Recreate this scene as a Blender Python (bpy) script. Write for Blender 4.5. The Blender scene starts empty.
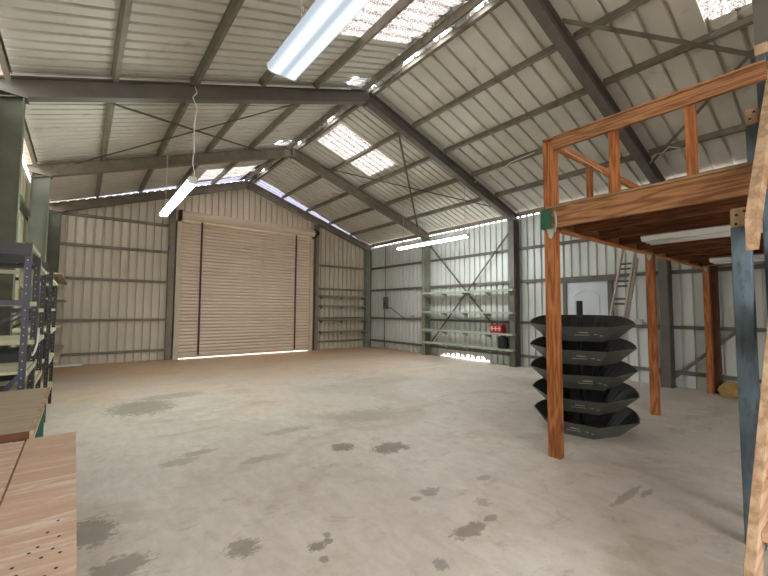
import bpy, bmesh, math, random
from mathutils import Vector, Matrix
random.seed(7)
V = Vector
scene = bpy.context.scene
COL = scene.collection

# ------------------------------------------------------------------ helpers
def lin(c):
    c /= 255.0
    return c / 12.92 if c <= 0.04045 else ((c + 0.055) / 1.055) ** 2.4
def rgb(r, g, b): return (lin(r), lin(g), lin(b), 1.0)

def new_mat(name):
    m = bpy.data.materials.new(name); m.use_nodes = True
    nt = m.node_tree; nt.nodes.clear()
    out = nt.nodes.new('ShaderNodeOutputMaterial')
    return m, nt, out
def nd(nt, typ, **kw):
    n = nt.nodes.new(typ)
    for k, v in kw.items():
        if k in n.bl_rna.properties: setattr(n, k, v)
        else: n.inputs[k].default_value = v
    return n
def ln(nt, a, b): nt.links.new(a, b)
def ramp(nt, fac, stops):
    r = nt.nodes.new('ShaderNodeValToRGB')
    el = r.color_ramp.elements
    while len(el) < len(stops): el.new(0.5)
    for e, (p, c) in zip(el, stops): e.position = p; e.color = c
    ln(nt, fac, r.inputs['Fac'])
    return r.outputs['Color']
def mixc(nt, fac, a, b):
    m = nt.nodes.new('ShaderNodeMix'); m.data_type = 'RGBA'
    for sock, v in ((m.inputs[0], fac), (m.inputs[6], a), (m.inputs[7], b)):
        if hasattr(v, 'default_value'): ln(nt, v, sock)
        else: sock.default_value = v
    return m.outputs[2]
def math_n(nt, op, a, b=None, clamp=False):
    m = nt.nodes.new('ShaderNodeMath'); m.operation = op; m.use_clamp = clamp
    for i, v in enumerate((a, b)):
        if v is None: continue
        if hasattr(v, 'default_value'): ln(nt, v, m.inputs[i])
        else: m.inputs[i].default_value = v
    return m.outputs[0]
def noise(nt, vec, scale, detail=4, rough=0.55, dist=0.0):
    n = nd(nt, 'ShaderNodeTexNoise', Scale=scale, Detail=detail, Roughness=rough, Distortion=dist)
    if vec is not None: ln(nt, vec, n.inputs['Vector'])
    return n.outputs['Fac']
def mapping(nt, vec, scale=(1, 1, 1), loc=(0, 0, 0)):
    n = nt.nodes.new('ShaderNodeMapping'); n.inputs['Scale'].default_value = scale; n.inputs['Location'].default_value = loc
    ln(nt, vec, n.inputs['Vector']); return n.outputs['Vector']
def wpos(nt): return nt.nodes.new('ShaderNodeNewGeometry').outputs['Position']

def surf_mat(name, base, rough=0.6, metal=0.0, var=0.12, scale=6.0, spec=0.5, spots=None, bump=0.0, stretch=(1, 1, 1)):
    """painted or sheet surface: base colour with soft mottling, optional rust / dirt spots"""
    m, nt, out = new_mat(name)
    p = nd(nt, 'ShaderNodeBsdfPrincipled', Roughness=rough, Metallic=metal)
    p.inputs['Specular IOR Level'].default_value = spec
    pos = mapping(nt, wpos(nt), stretch)
    f = noise(nt, pos, scale, 5)
    dark = tuple(c * (1 - var * 1.6) for c in base[:3]) + (1,)
    lite = tuple(min(1, c * (1 + var)) for c in base[:3]) + (1,)
    col = ramp(nt, f, [(0.3, dark), (0.7, lite)])
    if spots:
        sc, lo, hi, c = spots
        g = noise(nt, mapping(nt, wpos(nt), stretch, (3.1, 7.7, 1.3)), sc, 6, 0.65)
        k = ramp(nt, g, [(lo, (0, 0, 0, 1)), (hi, (1, 1, 1, 1))])
        col = mixc(nt, k, col, c)
    ln(nt, col, p.inputs['Base Color'])
    if bump:
        b = nd(nt, 'ShaderNodeBump', Strength=bump, Distance=0.01)
        ln(nt, noise(nt, pos, scale * 5, 3), b.inputs['Height']); ln(nt, b.outputs[0], p.inputs['Normal'])
    ln(nt, p.outputs[0], out.inputs[0])
    return m

def wood_mat(name, axis, dark, mid, lite, rough=0.6, ring=20.0, knots=True, scratch=None):
    m, nt, out = new_mat(name)
    p = nd(nt, 'ShaderNodeBsdfPrincipled', Roughness=rough)
    p.inputs['Specular IOR Level'].default_value = 0.3
    sc = {'x': (0.09, 1, 1), 'y': (1, 0.09, 1), 'z': (1, 1, 0.09), 'n': (1, 1, 1)}[axis]
    oi = nt.nodes.new('ShaderNodeObjectInfo')
    off = nd(nt, 'ShaderNodeVectorMath', operation='SCALE'); 
    cmb = nt.nodes.new('ShaderNodeCombineXYZ')
    for i in range(3): ln(nt, oi.outputs['Random'], cmb.inputs[i])
    ln(nt, cmb.outputs[0], off.inputs[0]); off.inputs['Scale'].default_value = 9.0
    add = nd(nt, 'ShaderNodeVectorMath', operation='ADD'); ln(nt, wpos(nt), add.inputs[0]); ln(nt, off.outputs[0], add.inputs[1])
    v = mapping(nt, add.outputs[0], sc)
    warp = noise(nt, v, 9.0, 2)
    w = math_n(nt, 'SINE', math_n(nt, 'MULTIPLY', warp, ring * 2.2))
    w = math_n(nt, 'ADD', math_n(nt, 'MULTIPLY', w, 0.5), 0.5)
    fine = noise(nt, mapping(nt, add.outputs[0], tuple(a if a < 1 else a for a in sc)), 90.0, 3)
    f = math_n(nt, 'ADD', math_n(nt, 'MULTIPLY', w, 0.4), math_n(nt, 'MULTIPLY', fine, 0.6))
    col = ramp(nt, f, [(0.15, dark), (0.45, mid), (0.85, lite)])
    if knots:
        vo = nd(nt, 'ShaderNodeTexVoronoi', Scale=3.2); ln(nt, mapping(nt, add.outputs[0], tuple(0.45 if a < 1 else 1 for a in sc)), vo.inputs['Vector'])
        k = ramp(nt, vo.outputs['Distance'], [(0.05, (1, 1, 1, 1)), (0.1, (0, 0, 0, 1))])
        col = mixc(nt, math_n(nt, 'MULTIPLY', k, 0.7), col, tuple(c * 0.45 for c in dark[:3]) + (1,))
    if scratch:
        g = noise(nt, mapping(nt, add.outputs[0], (1.2, 9, 1)), 2.6, 6, 0.7, 0.6)
        col = mixc(nt, math_n(nt, 'MULTIPLY', ramp(nt, g, [(0.52, (0, 0, 0, 1)), (0.62, (1, 1, 1, 1))]), 0.85), col, scratch)
        g = noise(nt, mapping(nt, add.outputs[0], (1, 1, 1), (5, 1, 2)), 4.0, 5, 0.7)
        col = mixc(nt, math_n(nt, 'MULTIPLY', ramp(nt, g, [(0.52, (0, 0, 0, 1)), (0.7, (1, 1, 1, 1))]), 0.5), col, tuple(c * 0.8 for c in mid[:3]) + (1,))
    ln(nt, col, p.inputs['Base Color'])
    b = nd(nt, 'ShaderNodeBump', Strength=0.15, Distance=0.004); ln(nt, f, b.inputs['Height']); ln(nt, b.outputs[0], p.inputs['Normal'])
    ln(nt, p.outputs[0], out.inputs[0])
    return m

def emit_mat(name, color, strength):
    m, nt, out = new_mat(name)
    e = nd(nt, 'ShaderNodeEmission', Color=color, Strength=strength); ln(nt, e.outputs[0], out.inputs[0])
    return m

def translucent_mat(name, color, speck=None):
    m, nt, out = new_mat(name)
    t = nt.nodes.new('ShaderNodeBsdfTranslucent')
    d = nd(nt, 'ShaderNodeBsdfDiffuse', Color=(0.6, 0.6, 0.6, 1))
    c = nd(nt, 'ShaderNodeRGB'); c.outputs[0].default_value = color
    col = c.outputs[0]
    if speck:
        g = noise(nt, wpos(nt), 48.0, 3, 0.7, 0.4)
        col = mixc(nt, ramp(nt, g, [(0.46, (0, 0, 0, 1)), (0.53, (1, 1, 1, 1))]), col, speck)
        g2 = noise(nt, mapping(nt, wpos(nt), (1, 1, 1), (4, 2, 9)), 5.0, 3)
        col = mixc(nt, math_n(nt, 'MULTIPLY', ramp(nt, g2, [(0.5, (0, 0, 0, 1)), (0.75, (1, 1, 1, 1))]), 0.5), col, speck)
    ln(nt, col, t.inputs['Color'])
    mx = nd(nt, 'ShaderNodeMixShader'); mx.inputs[0].default_value = 0.9
    ln(nt, d.outputs[0], mx.inputs[1]); ln(nt, t.outputs[0], mx.inputs[2]); ln(nt, mx.outputs[0], out.inputs[0])
    return m

# mesh building -------------------------------------------------------------
def quadbox(bm, pts):
    vs = [bm.verts.new(p) for p in pts]
    for f in ((0, 3, 2, 1), (4, 5, 6, 7), (0, 1, 5, 4), (1, 2, 6, 5), (2, 3, 7, 6), (3, 0, 4, 7)):
        bm.faces.new([vs[i] for i in f])
def box(bm, a, b, mat=None):
    (x0, y0, z0), (x1, y1, z1) = [min(p, q) for p, q in zip(a, b)], [max(p, q) for p, q in zip(a, b)]
    pts = [V(p) for p in ((x0, y0, z0), (x1, y0, z0), (x1, y1, z0), (x0, y1, z0), (x0, y0, z1), (x1, y0, z1), (x1, y1, z1), (x0, y1, z1))]
    if mat: pts = [mat @ p for p in pts]
    quadbox(bm, pts)
def frame(p, q, up):
    d = (V(q) - V(p)).normalized(); s = d.cross(V(up)).normalized(); u = s.cross(d).normalized()
    return d, s, u
def bar(bm, p, q, w, h, up=(0, 0, 1)):
    """rectangular bar from p to q, w across, h along up, centred on the line"""
    p, q = V(p), V(q); d, s, u = frame(p, q, up)
    c = [(-1, -1), (1, -1), (1, 1), (-1, 1)]
    quadbox(bm, [p + s * (a * w / 2) + u * (b * h / 2) for a, b in c] + [q + s * (a * w / 2) + u * (b * h / 2) for a, b in c])
def profile_bar(bm, p, q, prof, up=(0, 0, 1)):
    """closed outline prof (s,u) swept from p to q"""
    p, q = V(p), V(q); d, s, u = frame(p, q, up)
    A = [bm.verts.new(p + s * a + u * b) for a, b in prof]; B = [bm.verts.new(q + s * a + u * b) for a, b in prof]
    n = len(prof)
    for i in range(n): bm.faces.new((A[i], A[(i + 1) % n], B[(i + 1) % n], B[i]))
    bm.faces.new(A[::-1]); bm.faces.new(B)
def isec(w, h, t=0.012):
    a, b = w / 2, h / 2
    return [(-a, -b), (a, -b), (a, -b + t), (t / 2, -b + t), (t / 2, b - t), (a, b - t), (a, b), (-a, b), (-a, b - t), (-t / 2, b - t), (-t / 2, -b + t), (-a, -b + t)]
def csec(w, h, t=0.006, lip=0.018):
    a, b = w / 2, h / 2
    return [(-a, -b), (a, -b), (a, -b + lip), (a - t, -b + lip), (a - t, -b + t), (-a + t, -b + t), (-a + t, b - t), (a - t, b - t), (a - t, b - lip), (a, b - lip), (a, b), (-a, b)]
def tube(bm, pts, r, n=8, caps=True):
    pts = [V(p) for p in pts]; rings = []
    for i, p in enumerate(pts):
        d = (pts[min(i + 1, len(pts) - 1)] - pts[max(i - 1, 0)]).normalized()
        up = V((0, 0, 1)) if abs(d.z) < 0.9 else V((1, 0, 0))
        s = d.cross(up).normalized(); u = s.cross(d)
        rr = r[i] if isinstance(r, (list, tuple)) else r
        rings.append([bm.verts.new(p + s * (math.cos(2 * math.pi * k / n) * rr) + u * (math.sin(2 * math.pi * k / n) * rr)) for k in range(n)])
    for a, b in zip(rings, rings[1:]):
        for k in range(n): bm.faces.new((a[k], a[(k + 1) % n], b[(k + 1) % n], b[k]))
    if caps: bm.faces.new(rings[0][::-1]); bm.faces.new(rings[-1])
def prism(bm, poly, vec):
    A = [bm.verts.new(V(p)) for p in poly]; B = [bm.verts.new(V(p) + V(vec)) for p in poly]
    n = len(A)
    for i in range(n): bm.faces.new((A[i], A[(i + 1) % n], B[(i + 1) % n], B[i]))
    bm.faces.new(A[::-1]); bm.faces.new(B)
def torus(bm, c, R, r, nrm=(0, 0, 1), n=28, m=8, a0=0.0, a1=2 * math.pi):
    nrm = V(nrm).normalized(); x = nrm.orthogonal().normalized(); y = nrm.cross(x); full = a1 - a0 > 6.28
    rings = []
    for i in range(n if full else n + 1):
        a = a0 + (a1 - a0) * i / n; d = x * math.cos(a) + y * math.sin(a)
        rings.append([bm.verts.new(V(c) + d * (R + r * math.cos(2 * math.pi * k / m)) + nrm * (r * math.sin(2 * math.pi * k / m))) for k in range(m)])
    L = len(rings)
    for i in range(L if full else L - 1):
        a, b = rings[i], rings[(i + 1) % L]
        for k in range(m): bm.faces.new((a[k], b[k], b[(k + 1) % m], a[(k + 1) % m]))

def obj(name, bm, mat, parent=None, bevel=0.0, smooth=False):
    bmesh.ops.recalc_face_normals(bm, faces=bm.faces)
    me = bpy.data.meshes.new(name)
    if parent is not None:
        o0 = origin_of(parent)
    else:
        xs = [v.co for v in bm.verts]
        o0 = V(((min(c.x for c in xs) + max(c.x for c in xs)) / 2, (min(c.y for c in xs) + max(c.y for c in xs)) / 2, min(c.z for c in xs)))
    for v in bm.verts: v.co -= o0
    bm.to_mesh(me); bm.free()
    for p in me.polygons: p.use_smooth = smooth
    o = bpy.data.objects.new(name, me); COL.objects.link(o)
    me.materials.append(mat)
    if parent is not None: o.parent = parent
    else: o.location = o0
    ORG[o.name] = o0
    if bevel:
        b = o.modifiers.new('edge', 'BEVEL'); b.width = bevel; b.segments = 2; b.limit_method = 'ANGLE'
    return o
ORG = {}
def origin_of(o): return ORG[o.name]
def thing(name, label, cat, loc, group=None):
    o = bpy.data.objects.new(name, None); COL.objects.link(o)
    o.empty_display_size = 0.1; o.location = loc; ORG[o.name] = V(loc)
    return tag(o, label, cat, group)
def tag(o, label, cat, group=None, kind=None):
    o['label'] = label; o['category'] = cat
    if group: o['group'] = group
    if kind: o['kind'] = kind
    return o
def BM(): return bmesh.new()
def mark(bm, n0, mi=1):
    bm.faces.ensure_lookup_table()
    for f in bm.faces[n0:]: f.material_index = mi
    return bm

# ------------------------------------------------------------------ materials
STEEL_L = surf_mat('green_grey_painted_steel', rgb(100, 104, 88), 0.55, 0, 0.16, 3.0, 0.35, (9.0, 0.6, 0.75, rgb(92, 80, 62)))
STEEL_M = surf_mat('pale_grey_green_steel', rgb(132, 135, 122), 0.55, 0, 0.12, 3.0, 0.35)
STEEL_G = surf_mat('grey_painted_steel', rgb(106, 103, 97), 0.5, 0, 0.12, 3.0, 0.4, (12.0, 0.64, 0.74, rgb(104, 84, 66)))
STEEL_B = surf_mat('dusty_brown_grey_steel', rgb(130, 121, 108), 0.6, 0, 0.15, 4.0, 0.3, (10.0, 0.6, 0.72, rgb(104, 80, 60)))
PURLIN = surf_mat('weathered_galvanised_purlin_steel', rgb(132, 126, 114), 0.5, 0.2, 0.15, 5.0, 0.4, (3.0, 0.58, 0.7, rgb(110, 74, 48)))
BRACE = surf_mat('dark_flat_bar_steel', rgb(92, 84, 74), 0.6, 0, 0.15, 6.0, 0.3)
ROOF = surf_mat('galvanised_roof_sheet', rgb(218, 215, 208), 0.45, 0.1, 0.07, 1.2, 0.45, (2.4, 0.6, 0.8, rgb(168, 162, 150)))
WALL_R = surf_mat('pale_grey_wall_sheet', rgb(212, 216, 214), 0.45, 0.1, 0.05, 1.5, 0.45, (2.0, 0.62, 0.82, rgb(178, 174, 162)), stretch=(1, 1, 0.35))
WALL_F = surf_mat('dusty_beige_wall_sheet', rgb(206, 196, 180), 0.55, 0, 0.06, 1.5, 0.3, (2.0, 0.6, 0.8, rgb(178, 160, 138)), stretch=(1, 1, 0.35))
WALL_L = surf_mat('cream_wall_sheet', rgb(206, 204, 176), 0.5, 0, 0.06, 1.5, 0.35, stretch=(1, 1, 0.35))
SHUTTER = surf_mat('beige_shutter_paint', rgb(214, 196, 178), 0.45, 0, 0.06, 2.0, 0.4, (6.0, 0.64, 0.78, rgb(176, 152, 130)), stretch=(0.3, 1, 1.6))
SHUT_TRIM = surf_mat('beige_shutter_trim', rgb(196, 182, 162), 0.5, 0, 0.08, 3.0, 0.4)
STRAP = surf_mat('dark_brown_strap', rgb(78, 52, 40), 0.7, 0, 0.1, 6)
WHITE = surf_mat('white_enamel', rgb(226, 228, 228), 0.4, 0, 0.03, 3)
DOORW = surf_mat('white_door_paint', rgb(214, 222, 234), 0.4, 0, 0.03, 2)
DARKSTEEL = surf_mat('dark_grey_raw_steel', rgb(92, 95, 91), 0.42, 0.1, 0.14, 6.0, 0.5, (7.0, 0.58, 0.75, rgb(98, 98, 90)))
BOWL_IN = surf_mat('dark_bowl_inside', rgb(44, 44, 42), 0.6, 0.2, 0.2, 6.0, 0.3)  # inner faces of the bowls, nearer black than the outside
BLACK = surf_mat('black_steel', rgb(28, 28, 30), 0.45, 0.1, 0.12, 6)
NAVY = surf_mat('dark_blue_enamel', rgb(40, 43, 64), 0.45, 0, 0.12, 5)
CREAM = surf_mat('cream_shelf_board', rgb(198, 194, 168), 0.6, 0, 0.08, 5)
SHELFC = surf_mat('dull_grey_steel_shelf', rgb(136, 134, 120), 0.55, 0, 0.1, 3)
SHELFG = surf_mat('grey_green_steel_shelf', rgb(166, 174, 160), 0.5, 0, 0.1, 3, 0.4, (5.0, 0.6, 0.75, rgb(132, 124, 108)))
CHROME = surf_mat('zinc_hardware', rgb(190, 190, 186), 0.35, 0.6, 0.05, 9)
ALU = surf_mat('aluminium', rgb(206, 196, 190), 0.4, 0.35, 0.06, 5)
RED = surf_mat('red_plastic', rgb(178, 34, 44), 0.45, 0, 0.06, 5)
GREEN = surf_mat('dark_green_paint', rgb(24, 92, 62), 0.45, 0, 0.08, 6)
STICKER = surf_mat('pale_sticker_paper', rgb(206, 198, 184), 0.7, 0, 0.05, 20)
TAN = surf_mat('tan_sack_paper', rgb(176, 146, 92), 0.85, 0, 0.18, 8)
BLUE = surf_mat('weathered_blue_paint', rgb(92, 108, 120), 0.65, 0, 0.3, 7.0, 0.25, (13.0, 0.5, 0.66, rgb(72, 76, 76)), 0.3, (1, 1, 0.35))
BLUEP = surf_mat('blue_plastic', rgb(40, 90, 190), 0.5, 0, 0.05, 5)
RED_D, RED_M, RED_H = rgb(104, 68, 44), rgb(144, 100, 66), rgb(176, 130, 92)
WX, WY = (wood_mat('stained_redwood_' + a, a, RED_D, RED_M, RED_H) for a in 'xy')
WZ = wood_mat('orange_stained_post_wood', 'z', rgb(108, 60, 32), rgb(154, 92, 50), rgb(186, 124, 76))
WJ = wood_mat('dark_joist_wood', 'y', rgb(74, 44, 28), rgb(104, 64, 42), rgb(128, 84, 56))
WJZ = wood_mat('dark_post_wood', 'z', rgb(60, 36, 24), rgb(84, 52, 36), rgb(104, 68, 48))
WR = wood_mat('sunlit_tone_rail_wood', 'x', rgb(170, 100, 58), rgb(204, 130, 78), rgb(222, 154, 100))  # lighter than the other loft wood: sunlight put into the colour
NX, NZ = (wood_mat('bare_pine_' + a, a, rgb(152, 120, 94), rgb(186, 154, 124), rgb(208, 180, 152), ring=9) for a in 'xz')
PLY = wood_mat('worn_plywood', 'x', rgb(204, 168, 144), rgb(214, 180, 158), rgb(222, 192, 172), 0.7, ring=5, knots=False, scratch=rgb(232, 218, 204))
PLY2 = wood_mat('grey_brown_board', 'x', rgb(178, 162, 138), rgb(188, 172, 150), rgb(196, 180, 160), 0.7, ring=4, knots=False, scratch=rgb(170, 152, 126))
PLY_EDGE = surf_mat('dark_brown_board_edge', rgb(104, 62, 38), 0.7, 0, 0.15, 14)
DECK = surf_mat('pale_plywood_deck', rgb(150, 118, 88), 0.8, 0, 0.12, 5)
SKYLIGHT = translucent_mat('dirty_translucent_sheet', (0.40, 0.385, 0.37, 1), (0.07, 0.048, 0.04, 1))
STRIPLIGHT = translucent_mat('sky_tint_end_sheet', (0.15, 0.15, 0.20, 1))  # bluish tint stands in for sky in the open roof wedges
VENTLIGHT = translucent_mat('white_vent_dome', (0.22, 0.22, 0.22, 1))
TUBE_G = emit_mat('greenish_fluorescent_glow', (0.90, 1.0, 0.90, 1), 62)
TUBE_W = emit_mat('cool_white_fluorescent_glow', (0.96, 1.0, 0.96, 1), 62)
TUBE_B = emit_mat('bluish_diffuser_glow', (0.82, 0.91, 1.0, 1), 3.4)

def wrap_mat():
    # two tubes glowing through a ribbed lens: brightest under each tube
    m, nt, out = new_mat('wrap_lens_glow')
    sep = nt.nodes.new('ShaderNodeSeparateXYZ'); ln(nt, wpos(nt), sep.inputs[0])
    dx = math_n(nt, 'ABSOLUTE', math_n(nt, 'SUBTRACT', sep.outputs[0], 1.175))
    d = math_n(nt, 'ABSOLUTE', math_n(nt, 'SUBTRACT', dx, 0.062))
    k = nd(nt, 'ShaderNodeMapRange'); k.interpolation_type = 'SMOOTHSTEP'
    for i, v in ((1, 0.012), (2, 0.055), (3, 0.95), (4, 0.45)): k.inputs[i].default_value = v
    ln(nt, d, k.inputs[0])
    e = nd(nt, 'ShaderNodeEmission', Color=(0.80, 0.90, 1.0, 1)); ln(nt, k.outputs[0], e.inputs['Strength']); ln(nt, e.outputs[0], out.inputs[0])
    return m
WRAP = wrap_mat()

# floor: stained concrete, dust near the door wall
def floor_mat():
    m, nt, out = new_mat('stained_concrete')
    p = nd(nt, 'ShaderNodeBsdfPrincipled'); p.inputs['Specular IOR Level'].default_value = 0.35
    pos = wpos(nt)
    big = noise(nt, pos, 0.55, 6, 0.6, 0.6)
    col = ramp(nt, big, [(0.3, rgb(206, 197, 189)), (0.5, rgb(224, 215, 208)), (0.72, rgb(232, 228, 222))])
    fine = noise(nt, mapping(nt, pos, (1.4, 0.6, 1)), 7.0, 8, 0.7, 0.3)
    col = mixc(nt, math_n(nt, 'MULTIPLY', ramp(nt, fine, [(0.35, (1, 1, 1, 1)), (0.6, (0, 0, 0, 1))]), 0.35), col, rgb(172, 162, 149))
    # tan dust that has blown in, thick by the shutter
    sep = nt.nodes.new('ShaderNodeSeparateXYZ'); ln(nt, pos, sep.inputs[0])
    dust = math_n(nt, 'ADD', math_n(nt, 'MULTIPLY', math_n(nt, 'SUBTRACT', sep.outputs[1], 6.0), 0.13), math_n(nt, 'MULTIPLY', math_n(nt, 'SUBTRACT', big, 0.5), 1.6), False)
    dust = math_n(nt, 'MULTIPLY', ramp(nt, dust, [(0.0, (0, 0, 0, 1)), (0.8, (1, 1, 1, 1))]), 0.85)
    col = mixc(nt, dust, col, rgb(210, 172, 136))
    # scuffs
    sc = noise(nt, mapping(nt, pos, (1.5, 2.6, 1)), 1.7, 9, 0.78, 0.5)
    col = mixc(nt, math_n(nt, 'MULTIPLY', ramp(nt, sc, [(0.56, (0, 0, 0, 1)), (0.66, (1, 1, 1, 1))]), 0.45), col, rgb(158, 146, 131))
    sp = noise(nt, mapping(nt, pos, (1, 1, 1), (7, 3, 0)), 16.0, 6, 0.75)
    col = mixc(nt, math_n(nt, 'MULTIPLY', ramp(nt, sp, [(0.58, (0, 0, 0, 1)), (0.68, (1, 1, 1, 1))]), 0.4), col, rgb(168, 158, 146))
    br = noise(nt, mapping(nt, pos, (0.8, 1.1, 1), (1, 9, 0)), 0.9, 7, 0.7, 0.8)
    col = mixc(nt, math_n(nt, 'MULTIPLY', ramp(nt, br, [(0.5, (0, 0, 0, 1)), (0.68, (1, 1, 1, 1))]), 0.5), col, rgb(176, 156, 134))
    # oil and damp stains where they lie
    wob = noise(nt, mapping(nt, pos, (1, 1.4, 1)), 11.0, 9, 0.85, 0.3)
    mask = None
    for (x, y, rx, ry, s) in STAINS:
        q = mapping(nt, pos, (1 / rx, 1 / ry, 0), (-x / rx, -y / ry, 0))
        d = nd(nt, 'ShaderNodeVectorMath', operation='LENGTH'); ln(nt, q, d.inputs[0])
        v = math_n(nt, 'ADD', d.outputs['Value'], math_n(nt, 'MULTIPLY', math_n(nt, 'SUBTRACT', wob, 0.5), 4.2))
        k = nd(nt, 'ShaderNodeMapRange'); k.inputs[1].default_value = 1.06; k.inputs[2].default_value = 0.9; k.inputs[3].default_value = 0; k.inputs[4].default_value = s
        ln(nt, v, k.inputs[0])
        mask = k.outputs[0] if mask is None else math_n(nt, 'MAXIMUM', mask, k.outputs[0])
    col = mixc(nt, mask, col, rgb(122, 112, 100))
    ln(nt, col, p.inputs['Base Color'])
    ln(nt, ramp(nt, fine, [(0.3, (0.45,) * 3 + (1,)), (0.7, (0.7,) * 3 + (1,))]), p.inputs['Roughness'])
    b = nd(nt, 'ShaderNodeBump', Strength=0.12, Distance=0.01); ln(nt, fine, b.inputs['Height']); ln(nt, b.outputs[0], p.inputs['Normal'])
    ln(nt, p.outputs[0], out.inputs[0])
    return m
STAINS = [(0.80, 7.0, 0.42, 0.5, 0.6), (1.3, 7.6, 0.5, 0.22, 0.4), (2.33, 3.69, 0.13, 0.12, 0.75), (2.73, 3.36, 0.22, 0.14, 0.75), (0.86, 2.54, 0.10, 0.10, 0.6),
          (1.25, 2.26, 0.055, 0.045, 0.75), (1.33, 2.27, 0.035, 0.03, 0.7), (1.36, 2.33, 0.03, 0.03, 0.6), (1.22, 2.13, 0.03, 0.03, 0.6), (2.34, 2.36, 0.10, 0.06, 0.55), (2.17, 2.34, 0.05, 0.04, 0.55),
          (2.16, 1.79, 0.16, 0.06, 0.7), (2.40, 1.80, 0.07, 0.04, 0.6), (2.92, 2.25, 0.07, 0.05, 0.4), (2.55, 1.98, 0.06, 0.06, 0.4), (0.12, 3.32, 0.14, 0.2, 0.65), (0.24, 2.78, 0.16, 0.12, 0.6),
          (3.56, 1.33, 0.26, 0.035, 0.5), (3.75, 1.25, 0.12, 0.03, 0.5), (0.83, 4.3, 0.16, 0.1, 0.4), (1.03, 4.45, 0.16, 0.07, 0.4), (1.74, 1.66, 0.05, 0.05, 0.6), (3.3, 4.6, 0.5, 0.3, 0.22), (1.5, 3.9, 0.2, 0.08, 0.3), (2.1, 4.6, 0.3, 0.1, 0.3)]
CONCRETE = floor_mat()
GROUND = surf_mat('pale_gravel_ground', rgb(200, 192, 180), 0.9, 0, 0.1, 2.0)

# ------------------------------------------------------------------ measures (metres)
XC, XL, XR = 4.33, -0.87, 9.53            # ridge line, left and right sheeting
YF, YN = 13.2, -3.6                       # far sheeting, near end, part left open for sky fill
FRAMES = [-0.85, 2.65, 6.13, 9.58, 13.03]
SL = 1 / 3
def zu(x): return 5.62 - abs(x - XC) * SL       # underside of rafters
def zs(x): return 5.95 - abs(x - XC) * SL       # underside of roof sheets

def structure(name, bm, mat, label, cat, group=None, bevel=0, smooth=False):
    return tag(obj(name, bm, mat, None, bevel, smooth), label, cat, group, 'structure')

# floor and outside ground
bm = BM(); box(bm, (XL - 0.09, YN - .09, -0.12), (XR + 0.09, YF + 0.09, 0)); structure('floor', bm, CONCRETE, 'stained grey concrete floor of the shed', 'floor')
bm = BM(); box(bm, (-60, -70, -0.3), (70, 80, -0.125)); structure('ground_outside', bm, GROUND, 'pale ground outside, seen as light under the shutter', 'ground')

# ribbed sheeting ------------------------------------------------------------
RIB, RW, RD = 0.2, 0.056, 0.06
def ribbed(bm, P, u0, u1, v0, v1, off=0.0, RIB=RIB):
    """P(u, v, n) -> point. ribs run along v, repeat along u; v0 / v1 numbers or functions of u"""
    f0 = v0 if callable(v0) else (lambda u: v0)
    f1 = v1 if callable(v1) else (lambda u: v1)
    us = [(u0, 0)]
    k = math.floor((u0 - off) / RIB) - 1
    while True:
        b = off + k * RIB; k += 1
        if b > u1: break
        for du, n in ((0, 0), (0.007, RD), (RW - 0.007, RD), (RW, 0)):
            if u0 < b + du < u1: us.append((b + du, n))
    us.append((u1, 0))
    prev = None
    for u, n in us:
        cur = (u, n)
        if prev:
            (ua, na), (ub, nb) = prev, cur
            if f1(ua) - f0(ua) > 1e-4 or f1(ub) - f0(ub) > 1e-4:
                bm.faces.new([bm.verts.new(P(*t)) for t in ((ua, f0(ua), na), (ub, f0(ub), nb), (ub, f1(ub), nb), (ua, f1(ua), na))])
        prev = cur
def thicken(o, t=0.002):
    s = o.modifiers.new('sheet', 'SOLIDIFY'); s.thickness = t; s.offset = 1

# far wall (gable) with the shutter opening
SX0, SX1, SZ = 2.28, 6.74, 4.24
Pf = lambda u, v, n: V((u, YF + n, v))
bm = BM()
gab = lambda u: zs(u) - 0.01
ribbed(bm, Pf, XL, SX0, 0.0, gab); ribbed(bm, Pf, SX0, XC, SZ, gab); ribbed(bm, Pf, XC, SX1, SZ, gab); ribbed(bm, Pf, SX1, XR, 0.0, gab)
structure('wall_far', bm, WALL_F, 'dusty beige ribbed steel end wall around the shutter', 'wall')
# left wall
Pl = lambda u, v, n: V((XL - n, u, v))
bm = BM(); ribbed(bm, Pl, YN, YF, 0.0, 3.97); structure('wall_left', bm, WALL_L, 'cream ribbed steel wall behind the storage racks', 'wall')
# right wall: service door opening and the rusted-out foot
DY0, DY1, DZ = 3.70, 4.82, 2.26
Pr = lambda u, v, n: V((XR + n, u, v))
bm = BM()
ZT = 4.095
ribbed(bm, Pr, YN, DY0, 0.0, ZT); ribbed(bm, Pr, DY0, DY1, DZ, ZT); ribbed(bm, Pr, DY1, 7.1, 0.0, ZT)
def foot(u): return 0.03 + (0.10 + .03 * math.sin(u * 13)) * min(1, max(0, (u - 7.1) / 0.25)) * min(1, max(0, (9.1 - u) / 0.5))
ribbed(bm, Pr, 7.1, 9.1, foot, ZT); ribbed(bm, Pr, 9.1, YF, 0.0, ZT)
for k in range(10):                                            # ribs still hanging where the foot has rusted away
    y = 7.2 + k * RIB; box(bm, (XR, y - .012, 0.03), (XR + .004, y + .07, 0.24))
k = math.ceil(YN / RIB)
while k * RIB < YF - .1:                                       # rib closures standing between wall top and roof
    box(bm, (XR, k * RIB, ZT - .02), (XR + .01, k * RIB + .075, 4.17)); k += 1
structure('wall_right', bm, WALL_R, 'pale grey ribbed steel wall with the white service door', 'wall')

bm = BM(); ribbed(bm, lambda u, v, n: V((u, YN - n, v)), 2.3, XR, 0.0, lambda u: zs(u) - 0.01)  # unseen wall added to cut daylight reaching under the loft
structure('wall_near_added', bm, WALL_R, 'unseen ribbed steel end wall added to darken under the loft, beside the opening left for sky fill', 'wall')

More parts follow.
